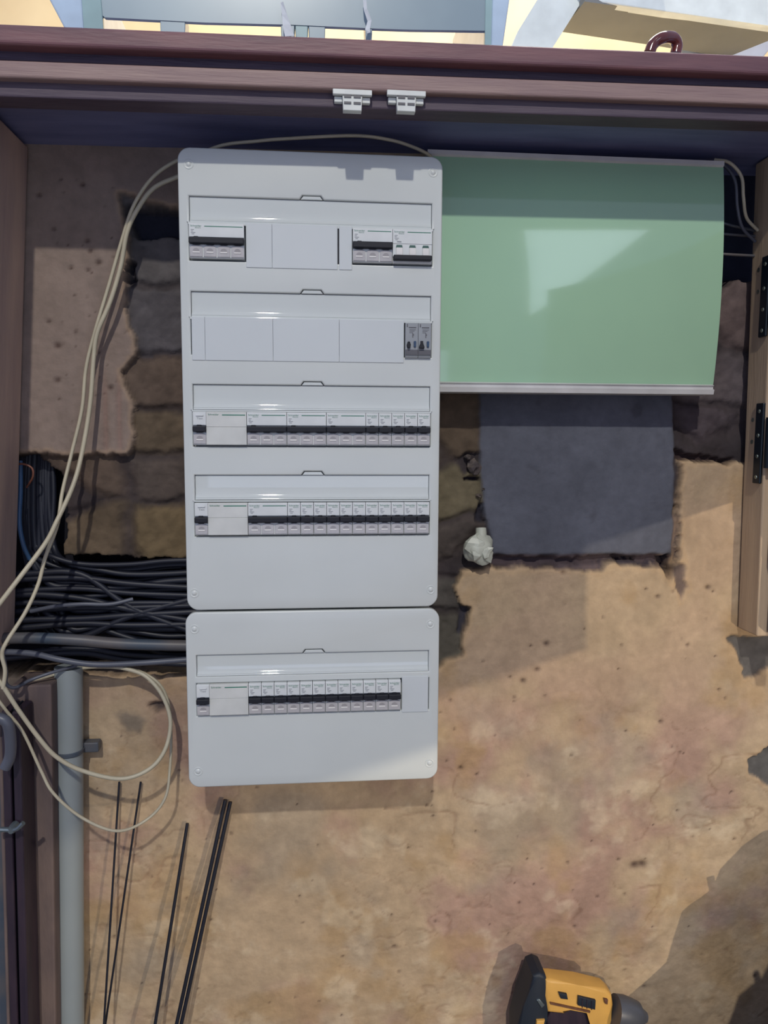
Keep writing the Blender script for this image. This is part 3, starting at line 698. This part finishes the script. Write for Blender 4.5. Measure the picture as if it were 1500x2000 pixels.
for i, (a, b_) in enumerate(((430, 452), (455, 462), (495, 500))):
    cable('dark_cable', PP([(1395, a, 1.18), (1430, (a+b_)/2, 1.175), (1480, b_, 1.18)]), .0022, 'conduit', 'faint dark cable crossing the dark gap right of the green panel, %s of three' % ['upper', 'middle', 'lower'][i], 'cable', 'dark cables beside the green panel')
# black cables in the chase
random.seed(4)
for i in range(30):
    t = i/29; y1 = 1100+t*172+random.uniform(-5, 5); y0 = 1112+t*140+random.uniform(-18, 18); x0 = 40+62*random.random()
    Yd = 1.205+.03*random.random() if i % 3 else 1.190+.01*random.random()
    r = random.uniform(.0038, .0058)
    yv = 1090+max(0, y0-1110)*.2
    pts = [(x0, 870, 1.235), (x0+random.uniform(-6, 6), 960, 1.23), (x0+random.uniform(-4, 8), yv-25, 1.225), (x0+35, y0-12, Yd), (x0+95, y0+random.uniform(-6, 6), Yd), (250, (y0+y1)/2+random.uniform(-9, 9), Yd), (330, y1+random.uniform(-4, 4), Yd), (430, y1-4, Yd)]
    cable('black_cable', PP(pts), r, 'cable_black', 'black cable dropping out of the wall cavity and bending right into the bundle', 'cable', 'black cables in the wall chase')
for i in range(12):
    y0 = 1118+i*15+random.uniform(-6, 6); y1 = 1250-i*10+random.uniform(-10, 10) if i % 3 == 0 else y0+random.uniform(-12, 22)
    cable('black_cable', PP([(-40, y0+10, 1.20), (60, y0, 1.19), (160, y0+random.uniform(-8, 8), 1.188), (260, (y0+y1)/2, 1.186), (430, y1, 1.19)]), random.uniform(.004, .0052), 'cable_black',
          'black cable running level from behind the left jamb into the bundle', 'cable', 'black cables running level')
cable('conduit', PP([(-30, 1248, 1.145), (60, 1246, 1.14), (150, 1250, 1.14), (250, 1258, 1.15), (420, 1262, 1.165)]), .0085, 'conduit', 'thick grey-blue conduit along the bottom of the black cable bundle', 'conduit')
cable('grey_cable', PP([(-20, 1272, 1.14), (60, 1276, 1.135), (120, 1289, 1.13), (190, 1298, 1.135), (290, 1294, 1.15), (420, 1284, 1.165)]), .0045, 'cable_grey', 'grey cable sagging just below the thick conduit', 'cable')
cable('grey_cable', PP([(60, 1194, 1.178), (110, 1184, 1.172), (160, 1180, 1.172), (215, 1180, 1.178), (260, 1170, 1.185)]), .0032, 'cable_grey', 'short pale-edged cable crossing the middle of the black bundle', 'cable')
cable('blue_cable', PP([(40, 900, 1.20), (40, 960, 1.195), (38, 1020, 1.19), (46, 1065, 1.19), (58, 1092, 1.20)]), .0035, 'cable_blue', 'blue-grey cable hanging in the wall cavity next to the left jamb', 'cable')
cable('brown_wire', PP([(20, 912, 1.19), (42, 906, 1.19), (62, 914, 1.19), (64, 932, 1.19), (52, 952, 1.20)]), .0016, 'copper', 'thin brown wire loop at the top of the wall cavity', 'wire')

# ------------------------------------------------------------------ grey pipe, post and dark frame at lower left
pe = empty('drain_pipe', P(140, 2100, 1.14), 'grey plastic pipe standing against the wall, below the black cable bundle', 'pipe')
pt, pb_ = P(134, 1300, 1.162), P(138, 2000, 1.162); dirn = (pb_-pt)/(pt.z-pb_.z)
bot = pt+dirn*(pt.z-FZ)
bm = tube(bmesh.new(), [pt+dirn*(.002), bot], .0205, 24, 1); obj('pipe_tube', bm, M['pvc'], pe, True)
c = pt+dirn*(pt.z-P(138, 1484, 1.13).z)
obj('pipe_clip', lathe(bmesh.new(), c+Vector((0, 0, -.003)), (0, 0, 1), [(0, .0212), (.001, .0222), (.006, .0222), (.007, .0212)], 24), M['conduit'], pe, True)
obj('clip_lug', B(c.x+.016, c.x+.042, 1.168, 1.186, c.z-.006, c.z+.010, .002), M['conduit'], pe)
# brown post
pl = P(60, 1340, 1.13); pr_ = P(106, 1340, 1.13)
po = bmesh.new()
loft(po, [(P(20, 1340, 1.12).x, 1.12, P(60, 1338, 1.12).z), (P(100, 1340, 1.12).x, 1.12, P(60, 1338, 1.12).z), (P(100, 1340, 1.12).x, 1.188, P(60, 1338, 1.12).z), (P(20, 1340, 1.12).x, 1.188, P(60, 1338, 1.12).z)],
     [(P(30, 2000, 1.12).x, 1.12, FZ), (P(104, 2000, 1.12).x, 1.12, FZ), (P(104, 2000, 1.12).x, 1.188, FZ), (P(30, 2000, 1.12).x, 1.188, FZ)])
tag(bevel(obj('wooden_post', po, M['post']), .003), 'dusty brown post standing between the dark shutter and the grey pipe', 'post')
# dark frame in front of it
df = empty('old_shutter', (P(20, 2000, 1.05).x, 1.07, FZ), 'dark purplish-brown shutter with ribbed edge at the lower left corner', 'shutter')
zt1 = P(30, 1385, 1.08).z
xa, xb = P(50, 1500, 1.08).x, P(56, 2000, 1.08).x
def fr_strip(n, dx0, dx1, y0, y1, m, ztop=zt1):
    bm = bmesh.new(); loft(bm, [(xa+dx0, y0, ztop), (xa+dx1, y0, ztop), (xa+dx1, y1, ztop), (xa+dx0, y1, ztop)], [(xb+dx0, y0, FZ), (xb+dx1, y0, FZ), (xb+dx1, y1, FZ), (xb+dx0, y1, FZ)])
    bevel(obj(n, bm, M[m], df), .003, 3)
fr_strip('edge_rib', -.012, 0, 1.070, 1.118, 'darkframe'); fr_strip('groove', -.016, -.0122, 1.085, 1.118, 'rubber'); fr_strip('middle_rib', -.028, -.0162, 1.074, 1.118, 'darkframe')
fr_strip('pale_lip', -.0345, -.0282, 1.078, 1.118, 'post', zt1-.01); fr_strip('blue_panel', -.09, -.0347, 1.095, 1.118, 'conduit', zt1-.02)
gpz = [(-40, 1402, 1.04), (-5, 1402, 1.04), (14, 1412, 1.04), (20, 1440, 1.045), (20, 1475, 1.05), (10, 1500, 1.05)]
cable('bent_pipe', PP(gpz), .0075, 'cable_grey', 'grey bent pipe end curving over the dark shutter at the left edge', 'pipe', n=14)
e = empty('wing_bolt', P(28, 1620, 1.05), 'small shiny metal wing bolt on the dark shutter at left edge', 'bolt')
c = P(25, 1618, 1.058); obj('bolt_head', lathe(bmesh.new(), c, (0, -1, 0), [(-.010, .006), (.004, .006), (.008, .004)], 14), M['metal'], e, True)
obj('wing', tube(bmesh.new(), [c+Vector((0, -.004, 0)), c+Vector((.009, -.007, .003)), c+Vector((.018, -.009, .012))], .0032, 8), M['metal'], e, True)
obj('wing', tube(bmesh.new(), [c+Vector((0, -.004, 0)), c+Vector((-.009, -.006, .002)), c+Vector((-.022, -.008, .004))], .0036, 8), M['metal'], e, True)

# ------------------------------------------------------------------ rods leaning on the wall
def rod(u0, v0, u1, v1, r, lab, Yb=1.14, Yt=1.184, m='rod'):
    a, b = P(u0, v0, Yt-r), P(u1, v1, Yb); k = (a.z-(FZ+r))/(a.z-b.z); c = a+(b-a)*k
    cable('steel_rod', [a, a.lerp(c, .5), c], r, m, lab, 'rod', 'thin dark rods leaning on the wall')
rod(233, 1527, 203, 2000, .0017, 'thin dark rod leaning on the wall, nearest to the grey pipe')
rod(275, 1527, 206, 2000, .0017, 'thin dark rod leaning on the wall, second from the grey pipe', 1.15)
rod(366, 1608, 303, 2000, .0026, 'dark rod leaning on the wall, starting lowest, third from the grey pipe')
rod(440, 1562, 345, 2000, .0031, 'left of the two thick dark rods side by side below the small panel', 1.14)
rod(450, 1566, 354, 2000, .0031, 'right of the two thick dark rods side by side below the small panel', 1.142)

# ------------------------------------------------------------------ wrapped white bundle and rubble
def lump(name, c, rx, ry, rz, m, seed, amp, parent=None, sub=3, flat=True):
    bm = bmesh.new(); bmesh.ops.create_icosphere(bm, subdivisions=sub, radius=1); rnd = random.Random(seed)
    dirs = [Vector((rnd.uniform(-1, 1), rnd.uniform(-1, 1), rnd.uniform(-1, 1))).normalized() for _ in range(14)]
    for v in bm.verts:
        d = v.co.normalized(); k = 1-amp*.5
        for q in dirs: k += amp*.35*math.sin(5*d.dot(q)+seed)*.4
        k = min(k, 1.0+amp*.15); v.co = Vector((d.x*rx, d.y*ry, d.z*rz))*k+Vector(c)
    return obj(name, bm, m, parent, not flat)
c = P(936, 1073, 1.175)
wb = empty('wrapped_bundle', c+Vector((0, 0, -.024)), 'crumpled white plastic bundle stuck at the lower left corner of the cement patch', 'bundle')
lump('crumpled_ball', c, .028, .021, .029, M['bag'], 3, .30, wb, 3, False)
lump('fold', c+Vector((.009, -.010, -.004)), .018, .012, .020, M['bag'], 8, .45, wb, 2)
lump('fold', c+Vector((-.008, -.008, .003)), .018, .012, .021, M['bag'], 11, .45, wb, 2)
obj('neck', tube(bmesh.new(), [c+Vector((.002, 0, .012)), c+Vector((.003, .002, .024)), c+Vector((.003, .004, .034))], .0095, 14, taper=lambda t: 1.0-.12*t), M['bag'], wb, True)
for (u, v, a, b_, s, lab) in ((926, 912, .012, .014, 5, 'broken brown stone chip wedged in the gap left of the cement patch'), (935, 968, .006, .005, 9, 'small pale stone crumb on the ragged left edge of cement patch'), (943, 955, .004, .004, 2, 'tiny pale stone crumb, upper one at the ragged cement edge'), (913, 893, .006, .005, 12, 'dark stone chip in the hole left of the cement patch top')):
    p = P(u, v, 1.205); tag(lump('stone_chip', p, a, .012, b_, M['stone'], s, .5, None, 2), lab, 'stone', 'loose stone chips')

# ------------------------------------------------------------------ cordless tool at the foot of the wall
TY = 1.13
tl = empty('power_tool', Vector((P(1100, 2000, TY).x, TY, FZ)), 'yellow and black cordless power tool with grey nose, standing on the floor against the wall', 'power tool')
def tp(u, v): p = P(u+1, v+5, TY-.026); return (p.x, p.z)
def tprism(n, pts, m, w0=-.028, w1=.004, bev=.006, parent=tl): return obj(n, prism_y(bmesh.new(), [tp(*q) for q in pts], TY+w0, TY+w1, bev, 3), M[m], parent, True, 35)
tprism('motor_housing', [(1064, 1908), (1078, 1908), (1130, 1918), (1182, 1927), (1194, 1938), (1197, 1958), (1192, 1985), (1186, 2070), (1162, 2075), (1160, 2000), (1150, 1966), (1108, 1958), (1102, 1976), (1068, 1972), (1062, 1940)], 'yellow')
tprism('rear_grip', [(1040, 1903), (1054, 1897), (1066, 1902), (1073, 1925), (1074, 1950), (1068, 1985), (1055, 2030), (1045, 2100), (1010, 2100), (1008, 2010), (1022, 1960), (1034, 1930)], 'rubber', -.026, .026, .006)
tprism('yellow_inlay', [(1046, 1985), (1062, 1984), (1056, 2010), (1040, 2040)], 'yellow', -.031, -.020, .002)
tprism('bright_bolt', [(1046, 1946), (1052, 1944), (1062, 1956), (1056, 1962)], 'metal', -.029, -.020, .001)
tprism('dark_opening_fill', [(1078, 1975), (1100, 1978), (1110, 1960), (1148, 1968), (1158, 2000), (1155, 2040), (1075, 2040), (1068, 1990)], 'darkframe', -.020, .020, .003)  # dark block stands in for the shaded opening inside the handle
o = tprism('side_vent', [(1126, 1936), (1160, 1944), (1159, 1962), (1125, 1953)], 'rubber', -.0325, -.025, .001)
for k in range(3):
    u = 1133+k*9; tprism('vent_rib', [(u, 1940+k*2), (u+1.2, 1940+k*2), (u+1, 1957+k*2), (u, 1957+k*2)], 'darkframe', -.0335, -.026, 0, o)
tprism('side_badge', [(1088, 1929), (1104, 1932), (1106, 1942), (1092, 1940)], 'rubber', -.0325, -.025, .001)
tprism('seam', [(1072, 1949), (1150, 1966), (1149, 1969), (1072, 1952)], 'brownleaf', -.0312, -.025, 0)
tprism('vent_hole', [(1176, 1941), (1184, 1943), (1183, 1952), (1178, 1950)], 'brownleaf', -.0325, -.025, .001)
ax = (P(1262, 1962, TY)-P(1192, 1948, TY)); nose0 = P(1193, 1962, TY-.014)+Vector((0, -.014, 0))
obj('nose', lathe(bmesh.new(), nose0, ax, [(0, .025), (.014, .026), (.028, .024), (.040, .021), (.047, .013), (.056, .008)], 24), M['toolgrey'], tl, True)
tprism('front_column', [(1162, 2070), (1188, 2068), (1190, 2110), (1160, 2110)], 'rubber', -.024, .024)
zb_ = [(1000, 2095), (1205, 2095), (1212, 2120)]
zf = FZ
pts = [tp(1000, 2095), tp(1205, 2095), (tp(1212, 2120)[0], tp(1212, 2120)[1]), (tp(1212, 2120)[0], zf), (tp(995, 2120)[0], zf), tp(995, 2120)]
obj('battery_pack', prism_y(bmesh.new(), pts, TY-.045, TY+.030, .005, 3), M['rubber'], tl, True)

# added blocker, unseen right of the view, shaped to cast the lower right shade
tb = empty('shade_blocker', (.85, .95, FZ), 'unseen dark blocker added on the floor at the lower right to shade the wall', 'bag')
def bw(xw, zw, Y=.95): s = (Y-LB.y)/(WY-LB.y); return (LB.x+(xw-LB.x)*s, LB.z+(zw-LB.z)*s)
pp = [bw(.84, -.672), bw(.775, -.683), bw(.752, -.70), bw(.712, -.742), bw(.700, -.782), bw(.672, -.796), bw(.648, -.812), bw(.636, -.86), bw(.630, -.905), bw(.556, -.965), bw(.505, -1.02)]
pp += [(.580, -1.0), (.600, FZ+.002), (1.15, FZ+.002), (1.15, -.66)]
obj('blocker_body', prism_y(bmesh.new(), pp, .90, .965, .004), M['canvas'], tb)
a = bw(.683, -.80); obj('blocker_stub', tube(bmesh.new(), [(a[0]+.012, .96, a[1]-.02), (a[0], .96, a[1]+.032)], .006, 8), M['canvas'], tb)
# rounded item lying behind the added blocker close to the wall
# ------------------------------------------------------------------ things on the ledge above
zl = P(500, 70, 1.0).z
cr = empty('storage_crate', (P(550, 40, 1.10).x, 1.12, zl), 'large smoky translucent plastic crate with clear corners, standing on the ledge', 'crate')
CY = 1.05
def cp(u, v, Y=CY): p = P(u, v, Y); return (p.x, p.z)
obj('front_wall', prism_y(bmesh.new(), [cp(185, -150), cp(960, -150), cp(952, 60), cp(800, 58), cp(740, 56), cp(560, 48), cp(400, 44), cp(205, 34), cp(200, 30)], CY, CY+.006), M['crate'], cr)
obj('left_corner', prism_y(bmesh.new(), [cp(18, -150), cp(150, -150), cp(165, 60), cp(129, 60)], CY-.004, CY+.30, .002), M['crate_edge'], cr)
obj('left_side', prism_y(bmesh.new(), [cp(128, -150), cp(186, -150), cp(203, 62), cp(160, 60)], CY-.002, CY+.006, .001), M['crate_foot'], cr)
obj('right_corner', prism_y(bmesh.new(), [cp(965, -150), cp(1016, -150), cp(980, 100), cp(958, 100)], CY-.004, CY+.30, .002), M['crate_edge'], cr)
obj('right_side', prism_y(bmesh.new(), [cp(950, -150), cp(968, -150), cp(961, 98), cp(946, 98)], CY-.002, CY+.006, .001), M['crate_foot'], cr)
for a, b_, m in ((312, 362, 'crate'), (548, 576, 'crate'), (576, 602, 'crate_foot'), (602, 636, 'crate'), (713, 728, 'crate')):  # pale middle strip of the wide foot is a painted highlight
    obj('foot', prism_y(bmesh.new(), [cp(a, 30), cp(b_, 30), cp(b_-2, 98), cp(a+2, 98)], CY+.001, CY+.03, .001), M[m], cr)
for i, (pts, lab) in enumerate((([(551, 6), (556, 30), (560, 50), (566, 72)], 'silvery strip of torn film hanging in front of the crate, left one'), ([(712, -5), (714, 20), (722, 42), (718, 58), (720, 66)], 'silvery strip of torn film hanging in front of the crate, right one'))):
    bm = bmesh.new(); pv = [P(u, v, CY-.010) for u, v in pts]; w = (.0016, .003, .005, .006) if i == 0 else (.002, .002, .0025, .003, .002)
    pr = None
    for p, ww in zip(pv, w):
        q = [bm.verts.new(p+Vector((-ww, 0, 0))), bm.verts.new(p+Vector((ww, -.003, 0)))]
        if pr: bm.faces.new((pr[0], pr[1], q[1], q[0]))
        pr = q
    o = obj('film_strip', bm, M['film']); md = o.modifiers.new('solid', 'SOLIDIFY'); md.thickness = .0006; tag(o, lab, 'film', 'torn film strips')

# white slatted table seen from below
tw = empty('white_table', (P(1250, 60, 1.4).x, 1.5, .44), 'white painted table seen from below, beyond the ledge at the upper right', 'table')
ZT = .80
def slab(n, pts, z0, h, m):
    a = [PZ(u, v, z0) for u, v in pts]; b = [p+Vector((0, 0, h)) for p in a]; obj(n, loft(bmesh.new(), a, b), M[m], tw)
def face(n, pts, Y, t, m, bev=.003):
    obj(n, prism_y(bmesh.new(), [(P(u, v, Y).x, P(u, v, Y).z) for u, v in pts], Y, Y+t, bev), M[m], tw)
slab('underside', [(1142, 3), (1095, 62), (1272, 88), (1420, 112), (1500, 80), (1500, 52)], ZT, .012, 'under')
face('side_leg', [(1085, -70), (1049, 0), (1012, 60), (990, 110), (985, 140), (1050, 150), (1075, 100), (1138, 0), (1180, -70)], 1.47, .03, 'paint')
face('front_rail', [(1100, -70), (1150, 1), (1500, 50), (1640, 70), (1640, -60), (1300, -90)], 1.45, .02, 'paint')
face('inner_rail', [(1165, 0), (1405, 30), (1405, 40), (1300, 28), (1165, 8)], 1.462, .012, 'paint', .001)
face('side_leg', [(1412, 25), (1385, 150), (1450, 160), (1560, 30)], 1.62, .02, 'lav')
face('leg_shade', [(1402, 30), (1330, 98), (1320, 120), (1390, 125), (1414, 30)], 1.615, .012, 'under', .001)  # grey triangle painted as the shade beside the table leg
face('support', [(1360, 118), (1420, 126), (1420, 400), (1360, 400)], 1.66, .03, 'lav')
# glazed handle on the ledge
hk = P(1300, 100, 1.02); 
cable('loop_handle', [P(1268, 104, 1.02), P(1276, 86, 1.02), P(1294, 74, 1.02), P(1314, 74, 1.03), P(1322, 88, 1.035), P(1319, 106, 1.035)], .0075, 'knob', 'glossy red-brown curved handle lying on the ledge under the white table', 'handle', n=16)
